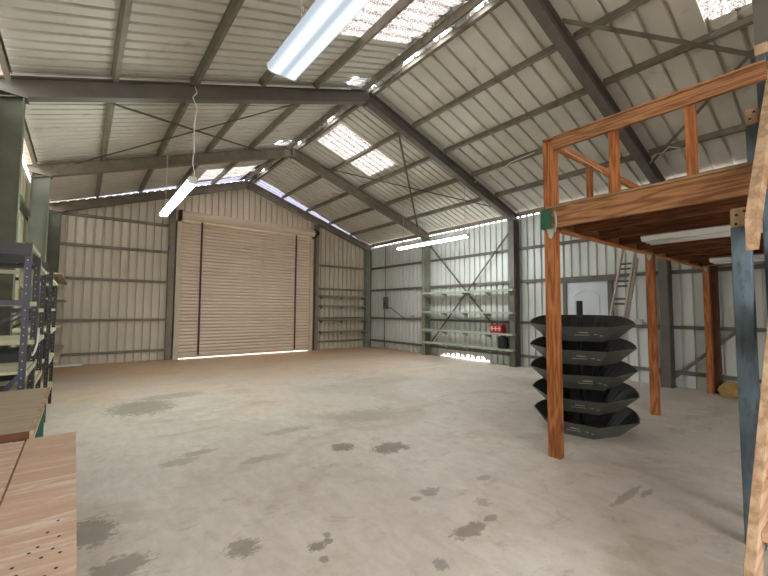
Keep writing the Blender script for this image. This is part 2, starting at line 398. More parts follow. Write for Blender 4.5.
# roof: sheets with openings for skylights and vents
RO0, RO1 = 0.10, 5.34                                   # distance from ridge
HOLES = {'L': [(0.0, 0, 0, 0), (2.75, 4.57, 0.24, 1.75), (5.75, 6.03, 0.17, 0.53), (9.20, 9.48, 0.17, 0.53), (11.40, 12.52, 0.16, 1.70)],
         'R': [(0.05, 1.25, 0.35, 1.98), (7.55, 8.72, 0.30, 1.97)]}
def roof_side(name, side, label, wedge):
    s = -1 if side == 'L' else 1
    P = lambda u, v, n: V((XC + s * v, u, zs(XC + s * v) + n))
    holes = sorted(h for h in HOLES[side] if h[1] > h[0])
    bm = BM(); y = YN - 0.3; yw = 12.55; RO1 = 5.235 if side == 'L' else 5.34
    for (a, b, d0, d1) in holes:
        pt = .18 if side == 'L' else (.30 if y < 6 else .2)
        if side == 'R' and y < 6 < a: ribbed(bm, P, y, 6.1, RO0, RO1, 0, .30); y = 6.1; pt = .2
        ribbed(bm, P, y, a, RO0, RO1, 0, pt); ribbed(bm, P, a, b, RO0, d0, 0, pt); ribbed(bm, P, a, b, d1, RO1, 0, pt); y = b
    ribbed(bm, P, y, yw, RO0, RO1, 0, pt)
    ribbed(bm, P, yw, YF + 0.1, lambda u: min(RO1, RO0 + (wedge - RO0) * (u - yw) / 0.42), RO1)
    return structure(name, bm, ROOF, label, 'ceiling')
roof_side('ceiling_left', 'L', 'grey ribbed steel roof slope above the left wall', 2.6)
roof_side('ceiling_right', 'R', 'grey ribbed steel roof slope above the right wall', 3.5)
def sky_panel(name, side, y0, y1, d0, d1, mat, label, group=None, lift=0.012):
    s = -1 if side == 'L' else 1
    bm = BM(); ribbed(bm, lambda u, v, n: V((XC + s * v, u, zs(XC + s * v) + n + lift)), y0, y1, d0, d1)
    return structure(name, bm, mat, label, 'skylight', group)
sky_panel('window_1', 'L', 2.70, 4.62, 0.20, 1.80, SKYLIGHT, 'dirty skylight sheet beside the ridge above the large wrap lamp')
sky_panel('window_2', 'R', 7.50, 8.77, 0.26, 2.02, SKYLIGHT, 'dirty skylight sheet on the right slope between the middle and far rafters')
sky_panel('window_3', 'L', 11.35, 12.57, 0.13, 1.75, SKYLIGHT, 'dirty skylight sheet on the left slope close to the end wall')
sky_panel('window_4', 'R', 0.0, 1.30, 0.31, 2.03, SKYLIGHT, 'speckled skylight sheet above the wooden loft')
for nm, side, w, lab in (('sky_wedge_l', 'L', 2.75, 'sky-toned sheet added over the open wedge left of the ridge at the end wall'), ('sky_wedge_r', 'R', 3.65, 'sky-toned sheet added over the open wedge right of the ridge at the end wall')):
    s = -1 if side == 'L' else 1
    bm = BM(); yw = 12.5
    ribbed(bm, lambda u, v, n: V((XC + s * v, u, zs(XC + s * v) + n + 0.014)), yw, YF + 0.1, RO0, lambda u: RO0 + (w - RO0) * (u - yw) / 0.42)
    structure(nm, bm, STRIPLIGHT, lab, 'skylight')  # added sheet over an open gap, gives the sky its lilac tone
# ridge cap
bm = BM()
for ya, yb in ((YN - .3, 3.30), (3.52, 4.08), (4.36, 4.75), (5.12, 6.00), (6.10, 7.6), (7.85, 9.3), (9.45, 11.9), (12.1, YF + .1)):   # lapped lengths, daylight between some
    for s in (-1, 1):
        b = 0.30
        pts = [V((XC, ya, 6.02)), V((XC, yb, 6.02)), V((XC + s * b, yb, zs(XC + b) + 0.055)), V((XC + s * b, ya, zs(XC + b) + 0.055))]
        bm.faces.new([bm.verts.new(p) for p in pts])
o = structure('trim_ridge', bm, CHROME, 'bright folded steel cap along the roof ridge', 'ridge cap')

# portal frames --------------------------------------------------------------
FN = ['behind the camera', 'over the wooden loft', 'in the middle of the shed', 'two thirds down the shed', 'against the end wall']
CN = ['behind the camera', 'under the loft edge', 'nearest in view', 'second from the end wall', 'in the end wall corner']
CD = 0.27; RWID = 0.15
for i, y in enumerate(FRAMES):
    if i == 0: continue
    for s, side in ((-1, 'left'), (1, 'right')):
        xi = [-0.62, -0.62, -0.61, -0.54, -0.48][i] if s < 0 else 9.22    # inner column face
        xo = xi + s * CD
        if s < 0: xo = max(xo, XL + 0.005)
        # column
        bm = BM(); xm = (xi + xo) / 2
        profile_bar(bm, (xm, y, 0.012), (xm, y, zu(xi) + 0.02), isec(0.15, abs(xo - xi), 0.014), (1, 0, 0))
        box(bm, (xm - .14, y - .11, 0.0), (xm + .14, y + .11, 0.012))
        structure('column', bm, (STEEL_M if i == 3 else STEEL_L) if s < 0 else (STEEL_G if i in (1, 2) else STEEL_M),
                  f'{"green-grey" if s < 0 else "grey"} steel column on the {side} wall, {CN[i]}', 'column', f'steel columns along the {side} wall')
        # rafter with end plate at the knee
        bm = BM()
        d = 0.25 * math.cos(math.atan(SL))
        xe = xo if s > 0 else -0.85
        p = V((XC + s * 0.005, y, zu(XC) + 0.125)); q = V((xe, y, zu(xe) + 0.125))
        profile_bar(bm, p, q, isec(RWID, d, 0.013), (0, 0, 1))
        bar(bm, (xi - s * 0.03, y, zu(xi) - 0.012), (xo + s * 0.01, y, zu(xi) + 0.012), 0.19, 0.016)
        box(bm, (XC - 0.008 if s < 0 else XC, y - .085, zu(XC) - .05), (XC if s < 0 else XC + 0.008, y + .085, zu(XC) + .24))
        structure('rafter', bm, STEEL_G if i < 3 else STEEL_B, f'{"dark grey" if i < 3 else "dusty grey-brown"} steel roof beam on the {side} slope {FN[i]}', 'roof beam', 'steel roof beams')

# purlins: one per bay and line
PD = [0.15, 1.2, 2.17, 3.14, 4.11]
ORD = ['ridge', 'second', 'third', 'fourth', 'lowest']
BAY = ['over the camera', 'in the nearest full bay', 'in the middle bay', 'in the bay at the end wall']
for b in range(4):
    y0, y1 = FRAMES[b] + 0.08, FRAMES[b + 1] - 0.08
    for s, side in ((-1, 'left'), (1, 'right')):
        for k, dd in enumerate(PD):
            x = XC + s * dd; bm = BM()
            up = V((s * SL, 0, 1)).normalized(); c = V((x, 0, zs(x))) - up * 0.062
            profile_bar(bm, (c.x, y0, c.z), (c.x, y1, c.z), csec(0.055, 0.115), up)
            structure('purlin', bm, PURLIN, f'{ORD[k]} roof purlin on the {side} slope {BAY[b]}', 'purlin', f'roof purlins on the {side} slope')
        # eave strut
        x = XL + 0.12 if s < 0 else XR - 0.12
        bm = BM(); zc = zs(x) - 0.098; profile_bar(bm, (x, y0, zc), (x, y1, zc), csec(0.055, 0.11), (0, 0, 1))
        structure('eave_purlin', bm, PURLIN, f'eave purlin at the top of the {side} wall {BAY[b]}', 'purlin', f'eave purlins of the {side} wall')

# wall girts -----------------------------------------------------------------
GZ = [0.29, 1.19, 2.31, 3.21]
GN = ['lowest', 'second', 'third', 'topmost']
for b in range(4):
    y0, y1 = FRAMES[b] + 0.085, FRAMES[b + 1] - 0.085
    for s, side, x in ((-1, 'left', XL + 0.045), (1, 'right', XR - 0.045)):
        for k, z in enumerate(GZ):
            segs = [(y0, y1)]
            if side == 'right' and b == 1 and k < 2: segs = [(y0, DY0 - 0.06), (DY1 + 0.06, y1)]
            for n, (a, c) in enumerate(segs):
                bm = BM(); profile_bar(bm, (x, a, z), (x, c, z), csec(0.07, 0.085), (s, 0, 0))
                extra = '' if len(segs) == 1 else (', before the door' if n == 0 else ', past the door')
                structure('girt', bm, STEEL_G if side == 'right' else STEEL_L, f'{GN[k]} horizontal girt on the {side} wall {BAY[b]}{extra}', 'girt', f'girts of the {side} wall')
for side, x0, x1 in (('left', -0.52, 2.0), ('right', 7.13, 9.2)):
    for k, z in enumerate(GZ + [4.02]):
        bm = BM(); profile_bar(bm, (x0, YF - 0.045, z), (x1, YF - 0.045, z), csec(0.07, 0.085), (0, 1, 0))
        if z > 4 and side == 'right': bm.free(); continue
        structure('girt', bm, STEEL_B, f'{(GN + ["uppermost slanting-roof"])[k]} girt on the end wall {side} of the shutter', 'girt', 'girts of the end wall')

# flat-bar cross bracing
def brace(p, q, w, label, up, mat=BRACE):
    bm = BM(); bar(bm, p, q, w, 0.008, up)
    structure('brace', bm, mat, label, 'brace', 'flat steel cross braces')
def rp(d, y, s, drop=0.15): x = XC + s * d; return (x, y, zs(x) - drop)
for s, side in ((-1, 'left'), (1, 'right')):
    up = V((s * SL, 0, 1))
    brace(rp(0.9, 6.25, s), rp(4.5, 9.45, s), 0.05, f'diagonal brace under the {side} slope from ridge down to the far rafter', up)
    brace(rp(0.9, 9.45, s, .165), rp(4.5, 6.25, s, .165), 0.05, f'diagonal brace under the {side} slope from far ridge to the middle rafter', up)
brace(rp(0.78, 2.55, 1), rp(4.4, -0.75, 1), 0.07, 'broad diagonal brace under the roof from the ridge over the loft', V((SL, 0, 1)), PURLIN)
brace(rp(4.2, 2.55, 1, .165), rp(0.9, -0.75, 1, .165), 0.05, 'diagonal brace under the roof rising away over the loft', V((SL, 0, 1)), PURLIN)
brace((9.40, 9.46, 3.75), (9.40, 6.25, 0.45), 0.05, 'wall brace behind the steel shelves falling towards the loft', (1, 0, 0))
brace((9.39, 6.25, 3.75), (9.39, 9.46, 0.35), 0.05, 'wall brace behind the steel shelves falling towards the end wall', (1, 0, 0))
brace((9.40, 2.56, 0.2), (9.40, 1.35, 1.4), 0.06, 'short diagonal wall brace behind the loft posts', (1, 0, 0), STEEL_G)

# ------------------------------------------------------------------ roller shutter
yd = YF - 0.16
t = tag(thing('door_1', 'large closed beige roller shutter filling the middle of the end wall', 'roller shutter', (4.51, yd, 0)), 'large closed beige roller shutter filling the middle of the end wall', 'roller shutter', None, 'structure')
bm = BM(); pitch = 0.104; n = int((4.3 - 0.07) / pitch); prev = None
for i in range(n):
    for fz, off in ((0.0, 0.026), (0.16, 0.026), (0.26, 0.0), (0.5, -0.008), (0.78, -0.004), (0.98, 0.006)):
        z = 0.07 + (i + fz) * pitch
        cur = (bm.verts.new((2.34, yd + off, z)), bm.verts.new((6.70, yd + off, z)))
        if prev: bm.faces.new((prev[0], prev[1], cur[1], cur[0]))
        prev = cur
obj('curtain', bm, SHUTTER, t)
for x in (2.92, 6.12):
    bm = BM(); box(bm, (x - .028, yd - .03, 0.08), (x + .028, yd - .02, 4.3)); o = obj('strap', bm, STRAP, t); o['label'] = 'dark brown vertical strap on the shutter'
bm = BM(); box(bm, (2.34, yd - .03, 0.03), (6.70, yd + .02, 0.10)); obj('bottom_bar', bm, SHUT_TRIM, t)
for x in (2.29, 6.745):
    bm = BM(); box(bm, (x - .07, yd - .06, 0), (x + .07, yd - .03, 4.22)); xe = x - .07 if x < 4 else x + .05; box(bm, (xe, yd - .03, 0), (xe + .02, YF + .06, 4.22)); box(bm, (x - .07, yd + .05, 0), (x + .07, yd + .07, 4.22)); o = obj('guide_rail', bm, SHUT_TRIM, t, .005)
# drum housing: rounded roll cover in front of the head
bm = BM(); prof = []
prof = [(yd + .02, 4.24), (yd - .20, 4.20), (yd - .29, 4.23), (yd - .33, 4.30), (yd - .33, 4.36), (yd - .27, 4.44), (yd - .14, 4.49), (yd + .02, 4.50)]
prism(bm, [(2.30, a, b) for a, b in prof], (4.44, 0, 0)); obj('drum_cover', bm, SHUTTER, t)
for x0, x1 in ((2.24, 2.30), (6.74, 6.80)):
    bm = BM(); prism(bm, [(x0, a, b) for a, b in ((yd - 0.34, 4.16), (yd + .02, 4.16), (yd + .02, 4.52), (yd - .34, 4.47))], (x1 - x0, 0, 0)); o = obj('drum_bracket', bm, BLACK, t, .005)
bm = BM(); tube(bm, [(6.80, yd - .16, 4.38), (6.95, yd - .16, 4.38)], 0.09, 14); obj('chain_wheel', bm, BLACK, t)
# posts either side of the opening
for x, lab in ((2.10, 'left'), (6.99, 'right')):
    bm = BM(); profile_bar(bm, (x, YF - 0.10, 0), (x, YF - 0.10, zu(x) + 0.02 if x > 4 else 4.75), isec(0.15, 0.18, 0.012), (0, 1, 0))
    structure('column', bm, STEEL_B, f'brown-grey steel post framing the {lab} side of the shutter', 'column', 'posts framing the shutter')
bm = BM(); box(bm, (2.02, YF - 0.215, 3.28), (2.055, YF - 0.195, 3.40)); tag(obj('tag', bm, BLUEP), 'small blue tag high on the post left of the shutter', 'tag')

# service door ----------------------------------------------------------------
t = tag(thing('door_2', 'white service door with an arched panel in the right wall', 'door', (XR - 0.05, 4.26, 0)), 'white service door with an arched panel in the right wall', 'door', None, 'structure')
bm = BM(); box(bm, (XR - .07, DY0 + .09, 0.01), (XR - .03, DY1 - .09, DZ - .02)); obj('door_leaf', bm, DOORW, t, .004)
def arch_ring(y0, y1, z0, z1, rise, w=0.018):
    bm = BM(); pts = [(XR - .075, y0, z0), (XR - .075, y0, z1)]
    for k in range(1, 10):
        f = k / 10; pts.append((XR - .075, y0 + (y1 - y0) * f, z1 + rise * math.sin(math.pi * f) ** 0.8))
    pts += [(XR - .075, y1, z1), (XR - .075, y1, z0), (XR - .075, y0, z0)]
    tube(bm, pts, w / 2, 6); return bm
obj('panel_moulding', arch_ring(3.98, 4.54, 1.10, 1.86, 0.14), DOORW, t); obj('panel_moulding', arch_ring(3.98, 4.54, 0.2, 0.92, 0.0), DOORW, t)
bm = BM(); tube(bm, [(XR - .07, 4.62, 1.02), (XR - .13, 4.62, 1.02)], .02); tube(bm, [(XR - .12, 4.62, 1.02), (XR - .15, 4.62, 1.02)], .03); obj('door_knob', bm, CHROME, t)
bm = BM()
for y in (DY0 + .04, DY1 - .04): box(bm, (XR - .10, y - .045, 0), (XR + .01, y + .045, DZ + .04))
box(bm, (XR - .11, DY0 - .12, DZ - .06), (XR + .01, DY1 + .3, DZ + .04)); obj('door_frame', bm, STEEL_G, t)

# ------------------------------------------------------------------ lamps
def batten(x, y0, y1, z, mat, label, chain_top, far_top):
    t = thing('strip_light', label, 'strip light', (x, (y0 + y1) / 2, z), 'hanging twin-tube strip lights')
    bm = BM(); prism(bm, [(x - .065, y0, z + .035), (x - .045, y0, z + .085), (x + .045, y0, z + .085), (x + .065, y0, z + .035)], (0, y1 - y0, 0)); obj('housing', bm, WHITE, t)
    for dx in (-.044, .044):
        bm = BM(); tube(bm, [(x + dx, y0 + .03, z + .008), (x + dx, y1 - .03, z + .008)], .017, 12); obj('fluorescent_tube', bm, mat, t, smooth=True)
    for y in (y0, y1 - .03):
        bm = BM(); box(bm, (x - .06, y, z - .012), (x + .06, y + .03, z + .04)); obj('end_cap', bm, WHITE, t)
    for y, zt in ((y0 + .12, chain_top), (y1 - .25, far_top)):
        if zt is None: continue
        bm = BM(); tube(bm, [(x, y, z + .085), (x, y, zt)], .006, 6)
        nz = int((zt - z - .1) / .07)
        for k in range(nz): torus(bm, (x, y, z + .12 + k * .07), .014, .004, (1, 0, 0) if k % 2 else (0, 1, 0), 8, 5)
        obj('chain', bm, CHROME, t)
    return t
batten(1.19, 5.95, 8.45, 3.30, TUBE_G, 'lit strip light with greenish twin tubes in front of the shutter', None, 4.72)
batten(7.55, 6.22, 8.95, 3.35, TUBE_W, 'lit twin-tube strip light in front of the right wall shelves', 4.70, 4.70)
t = thing('wrap_light', 'wide glowing wrap lamp hanging at the top of the picture', 'strip light', (1.19, 1.6, 3.35))
y0, y1, x, z = 0.45, 2.80, 1.175, 3.33
bm = BM(); prism(bm, [(x - .120, y0, z + .05), (x - .112, y0, z + .012), (x - .095, y0, z), (x + .095, y0, z), (x + .112, y0, z + .012), (x + .120, y0, z + .05)], (0, y1 - y0, 0)); obj('diffuser', bm, WRAP, t)
bm = BM(); prism(bm, [(x - .124, y0, z + .051), (x + .124, y0, z + .051), (x + .09, y0, z + .10), (x - .09, y0, z + .10)], (0, y1 - y0, 0)); obj('housing', bm, WHITE, t)
for y in (y0 - .012, y1):
    bm = BM(); prism(bm, [(x - .127, y, z + .055), (x - .118, y, z + .008), (x - .098, y, z - .005), (x + .098, y, z - .005), (x + .118, y, z + .008), (x + .127, y, z + .055), (x + .09, y, z + .10), (x - .09, y, z + .10)], (0, .012, 0)); obj('end_cap', bm, WHITE, t)
for y in (0.75, 2.48):
    bm = BM(); tube(bm, [(x, y, z + .1), (x, y, zs(x) - .14)], .006, 6)
    for k in range(12): torus(bm, (x, y, z + .14 + k * .1), .018, .005, (1, 0, 0) if k % 2 else (0, 1, 0), 8, 5)
    obj('chain', bm, CHROME, t)
def unlit(x0, y0, y1, label):
    xc = x0 + .16
    t = thing('strip_light', label, 'strip light', (xc, (y0 + y1) / 2, 2.27), 'unlit strip lights under the loft')
    bm = BM(); prism(bm, [(xc - .16, y0, 2.335), (xc - .13, y0, 2.285), (xc + .13, y0, 2.285), (xc + .16, y0, 2.335), (xc + .06, y0, 2.366), (xc - .06, y0, 2.366)], (0, y1 - y0, 0)); obj('housing', bm, WHITE, t)
    for dx in (-.06, .06):
        bm = BM(); tube(bm, [(xc + dx, y0 + .03, 2.272), (xc + dx, y1 - .03, 2.272)], .014, 10); obj('fluorescent_tube', bm, WHITE, t, smooth=True)
unlit(4.87, 0.30, 1.60, 'white unlit strip light under the near joists of the loft')
unlit(7.70, 0.30, 1.60, 'white unlit strip light deeper under the loft')

# roof vents
for y, lab in ((5.89, 'round white roof vent beside the ridge before the middle rafter'), (9.34, 'round white roof vent beside the ridge before the farther rafter')):
    x = XC - 0.35; z = zs(x) - 0.012; nrm = V((SL, 0, -1)).normalized()
    t = thing('roof_vent', lab, 'vent', (x, y, z - .06), 'round roof vents')
    def disc(bm, R, dz, n=28):
        xa = nrm.orthogonal().normalized(); ya = nrm.cross(xa); c = V((x, y, z)) + nrm * dz
        ctr = bm.verts.new(c + nrm * 0.02); ring = [bm.verts.new(c + xa * (R * math.cos(2 * math.pi * k / n)) + ya * (R * math.sin(2 * math.pi * k / n))) for k in range(n)]
        for k in range(n): bm.faces.new((ctr, ring[k], ring[(k + 1) % n]))
    bm = BM(); disc(bm, 0.19, 0.0); obj('dome', bm, VENTLIGHT, t)
    bm = BM()
    for R in (0.20, 0.135, 0.07): torus(bm, V((x, y, z)) + nrm * 0.02, R, 0.009, nrm)
    obj('louvre_rings', bm, WHITE, t)

# conduits and wiring
def pipe(name, pts, r, label, cat, mat=CHROME, n=8):
    bm = BM(); tube(bm, pts, r, n); return tag(obj(name, bm, mat, smooth=True), label, cat)
pipe('conduit', [(1.24, 6.035, zu(1.24) + .235), (3.9, 6.035, zu(3.9) + .235)], .011, 'thin white conduit along the top of the middle left rafter', 'conduit', WHITE)
bm = BM(); box(bm, (1.13, 5.99, zu(1.18) + .19), (1.24, 6.05, zu(1.18) + .29)); tag(obj('junction_box', bm, STEEL_G, bevel=.004), 'grey junction box on the rafter above the greenish strip light', 'junction box')
pipe('power_cord', [(1.19, 6.01, 4.74), (1.22, 6.01, 4.66), (1.17, 6.03, 4.58), (1.235, 6.035, 4.44), (1.205, 6.05, 4.2), (1.215, 6.05, 3.8), (1.20, 6.05, 3.62), (1.225, 6.05, 3.50), (1.225, 6.05, 3.395)], .008, 'pale power cord dropping to the greenish strip light', 'cord', WHITE)
pipe('conduit', [(7.55, 6.02, 4.66), (7.57, 5.95, 4.74), (7.56, 5.7, 4.755), (7.5, 5.2, 4.75), (7.40, 4.9, 4.80), (7.36, 4.3, 4.82)], .011, 'thin pale conduit bending along a purlin above the right strip light', 'conduit', WHITE)
pipe('loose_wire', [(8.38, 2.55, 4.30), (8.3, 2.45, 4.42), (8.25, 2.3, 4.40), (8.2, 2.2, 4.46), (8.18, 2.0, 4.36)], .008, 'loose pale wire dangling from the roof above the loft', 'wire', WHITE)
pipe('roof_wire', [(6.38, 1.21, 5.13), (6.19, 0.78, 5.19)], .004, 'thin pale wire strung under the speckled skylight', 'wire', WHITE)
t = thing('switch_box', 'grey switch box with conduit on the right wall near the corner', 'switch box', (9.44, 11.9, 1.55))
bm = BM(); box(bm, (9.38, 11.80, 1.56), (9.485, 12.02, 2.02)); obj('case', bm, STEEL_L, t, .006)
bm = BM(); box(bm, (9.365, 11.87, 1.72), (9.38, 11.92, 1.80)); obj('switch', bm, BLACK, t)
bm = BM(); tube(bm, [(9.44, 12.0, 0.05), (9.44, 12.0, 1.56)], .02); tube(bm, [(9.44, 11.95, 2.02), (9.44, 11.95, 4.0)], .016); obj('conduit', bm, STEEL_L, t)
bm = BM(); tube(bm, [(9.40, 11.80, 1.62), (9.38, 11.5, 1.58), (9.38, 10.9, 1.27), (9.38, 10.75, 1.245)], .02); obj('flexible_conduit', bm, STEEL_L, t)
t = thing('outlet_box', 'small zinc outlet box on the girt beside the steel shelves', 'outlet box', (9.40, 10.35, 1.15))
bm = BM(); box(bm, (9.38, 10.28, 1.235), (9.44, 10.42, 1.33)); obj('case', bm, CHROME, t, .006)
bm = BM(); tube(bm, [(9.41, 10.28, 1.26), (9.41, 9.68, 1.26)], .016); obj('conduit', bm, SHELFG, t)

t = thing('outlet_box', 'small zinc outlet box on the wall between ladder and loft post', 'outlet box', (9.42, 3.25, 1.15))
bm = BM(); box(bm, (9.36, 3.10, 1.235), (9.46, 3.24, 1.34)); obj('case', bm, CHROME, t, .006)
bm = BM(); tube(bm, [(9.42, 3.10, 1.26), (9.42, 2.75, 1.26)], .014); tube(bm, [(9.42, 3.24, 1.26), (9.42, 3.6, 1.255)], .014); obj('conduit', bm, CHROME, t)

# ------------------------------------------------------------------ shelves along the walls
SN = ['lowest', 'second from the floor', 'third from the floor', 'topmost']
for k, z in enumerate((0.47, 0.89, 1.48, 2.10)):
    t = thing('steel_shelf', f'{SN[k]} long grey-green shelf on the right wall between two columns', 'shelf', (9.22, 7.85, z - .05), 'long steel shelves on the right wall')
    bm = BM(); box(bm, (9.08, 6.02, z - .055), (9.21, 9.52, z)); box(bm, (9.21, 6.23, z - .03), (9.37, 9.49, z)); obj('shelf_board', bm, SHELFG, t, .003)
    for y in (6.95, 7.8, 8.65, 9.42):
        bm = BM(); prism(bm, [(9.38, y - .012, z - .056), (9.12, y - .012, z - .056), (9.12, y - .012, z - .07), (9.38, y - .012, z - .17)], (0, .024, 0)); obj('bracket', bm, SHELFG, t)
for k, z in enumerate((0.70, 1.14, 1.68, 2.06)):
    t = thing('steel_shelf', f'{SN[k]} short grey shelf in the corner right of the shutter', 'shelf', (8.15, 12.98, z - .05), 'short steel shelves beside the shutter')
    bm = BM(); box(bm, (7.10, 12.84, z - .06), (9.20, 13.09, z)); obj('shelf_board', bm, SHELFC, t, .003)
    for x in (7.2, 8.1, 9.1):
        bm = BM(); prism(bm, [(x - .012, 13.09, z - .061), (x - .012, 12.9, z - .061), (x - .012, 13.09, z - .14)], (.024, 0, 0)); obj('bracket', bm, STEEL_B, t)
# small goods on shelves
t = thing('crate', 'small red crate with white marks on the right wall shelf', 'crate', (9.2, 6.60, 0.89))
bm = BM(); box(bm, (9.12, 6.40, 0.89), (9.33, 6.78, 0.90)); box(bm, (9.12, 6.40, .90), (9.135, 6.78, 1.11)); box(bm, (9.315, 6.40, .90), (9.33, 6.78, 1.11)); box(bm, (9.135, 6.40, .90), (9.315, 6.415, 1.11)); box(bm, (9.135, 6.765, .90), (9.315, 6.78, 1.11)); obj('crate_shell', bm, RED, t)
bm = BM()
for y in (6.47, 6.59, 6.71): box(bm, (9.112, y - .014, .95), (9.12, y + .014, 1.07))
box(bm, (9.112, 6.42, 1.0), (9.12, 6.76, 1.02)); o = obj('white_mark', bm, WHITE, t)
t = thing('drum', 'black round drum under the red crate', 'drum', (9.25, 6.42, 0.47))
bm = BM(); tube(bm, [(9.22, 6.42, 0.47), (9.22, 6.42, 0.50), (9.22, 6.42, 0.76), (9.22, 6.42, .80)], [.13, .14, .14, .12], 20); obj('drum_body', bm, BLACK, t)
bm = BM(); tube(bm, [(9.22, 6.42, .80), (9.22, 6.42, .83)], .06, 14); obj('drum_lid', bm, BLACK, t)

# pale strip lying by the far-left wall
bm = BM(); box(bm, (-0.5, 13.02, 0.0), (0.1, 13.07, 0.045)); tag(obj('floor_strip', bm, WHITE), 'pale strip lying on the floor at the foot of the end wall', 'strip')

# ------------------------------------------------------------------ left side racks
def rack(y0, y1, label, metal, boards):
    x0, x1 = -0.84, -0.305; H = 2.0
    t = thing('storage_rack', label, 'storage rack', ((x0 + x1) / 2, (y0 + y1) / 2, 0), 'boltless racks along the left wall')
    xb = x0
    for x in (x1, xb + .04):
        for y in (y0, y1):
            bm = BM(); box(bm, (x - .038, y - .003, 0), (x, y + .003, H)); box(bm, (x - .003, y - .02, 0), (x + .003, y + .02, H))
            n0 = len(bm.faces)
            for k in range(30): tube(bm, [(x - .02, y - .0025, .1 + k * .063), (x - .02, y - .0050, .1 + k * .063)], .0045, 6)
            u = obj('upright', mark(bm, n0), metal if y == y0 and x == x1 else BLACK, t); u.data.materials.append(CREAM)
    for z in boards[1]:
        hh = .09 if z > 1.9 else .04
        for y, on in ((y0, z > 1.4 or z < .5), (y1, z > 1.1 or z < .5)):
            if not on: continue
            bm = BM(); box(bm, (xb, y - .012, z - hh), (x1 - .004, y + .012, z)); obj('end_beam', bm, BLACK if z > 1.9 else (CREAM if y == y1 else metal), t)
        if z > 1.8:
            bm = BM(); box(bm, (x1 - .012, y0 + .02, z - .035), (x1 + .004, y1, z)); obj('side_beam', bm, CREAM, t)
    for z in boards[0]:
        bm = BM(); box(bm, (xb + .005, y0 + .02, z - .022), (x1 - .004, y1 - .02, z)); obj('shelf_board', bm, CREAM, t, .003)
        bm = BM(); box(bm, (x1 + .004, y0 + .02, z - .04), (x1 + .012, y1 - .02, z)); o = obj('edge_strip', bm, CREAM, t)
    bm = BM(); bar(bm, (xb + .1, y0 + .008, .45), (x1 - .03, y0 + .008, 1.0), .03, .006, (0, 1, 0)); obj('cross_brace', bm, metal, t)
    bm = BM(); bar(bm, (xb + .1, y0 + .02, 1.2), (x1 - .03, y0 + .02, 1.48), .016, .006, (0, 1, 0)); obj('cross_brace', bm, BLACK, t)
rack(3.95, 4.68, 'nearest blue rack on the left wall, right behind the workbench', NAVY, ([0.4, 1.03], [0.38, 0.98, 1.22, 1.56, 1.99]))
rack(4.76, 5.58, 'second rack from the workbench, black uprights', BLACK, ([0.35, 0.84, 1.22], [0.32, 1.5, 1.9]))
rack(6.85, 8.14, 'farthest black rack on the left wall, past the big left column', BLACK, ([0.35, 0.8, 1.2], [0.32, 1.5, 1.9]))
for k, z in enumerate((0.57, 1.18, 1.69, 2.14)):
    bm = BM(); box(bm, (-0.50, 9.0, z - .025), (-0.28, 12.85, z)); o = tag(obj('plank_shelf', bm, PLY2, bevel=.003), f'{SN[k]} brown plank shelf at the end of the left wall', 'shelf', 'plank shelves at the end of the left wall')
# things on the racks
bm = BM()
for k in range(3): torus(bm, (-0.40 - .012 * k, 4.9, 1.79), .13 - .008 * k, .012, (1, .3, 0))
tag(obj('coiled_hose', bm, CREAM, smooth=True), 'pale hose coil hanging beyond the nearest rack', 'hose')
pipe('cable', [(-.283, 4.15, 1.13), (-.28, 4.3, 1.15), (-.28, 4.5, 1.2), (-.285, 4.68, 1.32)], .008, 'pale cable looping between the first two racks', 'cable', WHITE)
for (x, y, z, w, d, h, m, lab) in ((-.5, 5.15, .84, .22, .4, .25, BLACK, 'dark box on the second rack behind the blue one'), (-.45, 7.4, .8, .18, .4, .25, BLACK, 'dark box on the farthest left rack')):
    t = thing('storage_box', lab, 'box', (x, y, z))
    bm = BM(); box(bm, (x - w / 2, y - d / 2, z), (x + w / 2, y + d / 2, z + h)); obj('box_body', bm, m, t, .006)
    bm = BM(); box(bm, (x - w / 2 - .006, y - d / 2 - .006, z + h), (x + w / 2 + .006, y + d / 2 + .006, z + h + .02)); obj('box_lid', bm, m, t, .004)

# ------------------------------------------------------------------ workbenches
t = thing('workbench', 'pinkish worn plywood workbench at the lower left', 'workbench', (-0.35, 1.8, 0))
def board_holes(bm, z, pts): 
    for x, y in pts: tube(bm, [(x, y, z), (x, y, z + .0012)], .004, 8)
bm = BM(); prism(bm, [(0.008, 2.445, .87), (-0.168, 2.44, .87), (-0.166, 1.60, .87), (-.165, 0.9, .87), (0.02, 0.9, .87)], (0, 0, .03)); n0 = len(bm.faces)
board_holes(bm, .8995, [(-.045, 1.40), (-.02, 1.36), (-.06, 1.33), (-.03, 1.3), (-.015, 1.27), (-.075, 1.31), (-.05, 1.27), (-.09, 1.22), (-.025, 1.46), (-.04, 1.18), (-.075, 1.2), (-.10, 1.26), (-.02, 1.20)])
obj('top_board', mark(bm, n0), PLY, t).data.materials.append(BLACK)
bm = BM(); prism(bm, [(-0.174, 2.43, .87), (-0.8, 2.43, .87), (-0.8, 0.9, .87), (-0.171, 0.9, .87), (-0.172, 1.60, .87)], (0, 0, .028)); obj('top_board', bm, PLY, t, .002)
for x, y in ((-.06, 2.3), (-.74, 2.3), (-.06, 1.0), (-.74, 1.0)):
    bm = BM(); box(bm, (x - .035, y - .035, 0), (x + .035, y + .035, .87)); obj('leg', bm, NZ, t, .003)
bm = BM(); box(bm, (-.75, 2.345, .77), (-.05, 2.385, .869)); obj('apron', bm, NX, t)
t = thing('workbench', 'grey-brown board workbench with green legs behind the pinkish one', 'workbench', (-0.5, 3.13, 0))
bm = BM(); box(bm, (-0.53, 2.50, .885), (-0.165, 3.80, .92)); obj('top_board', bm, PLY2, t, .003)
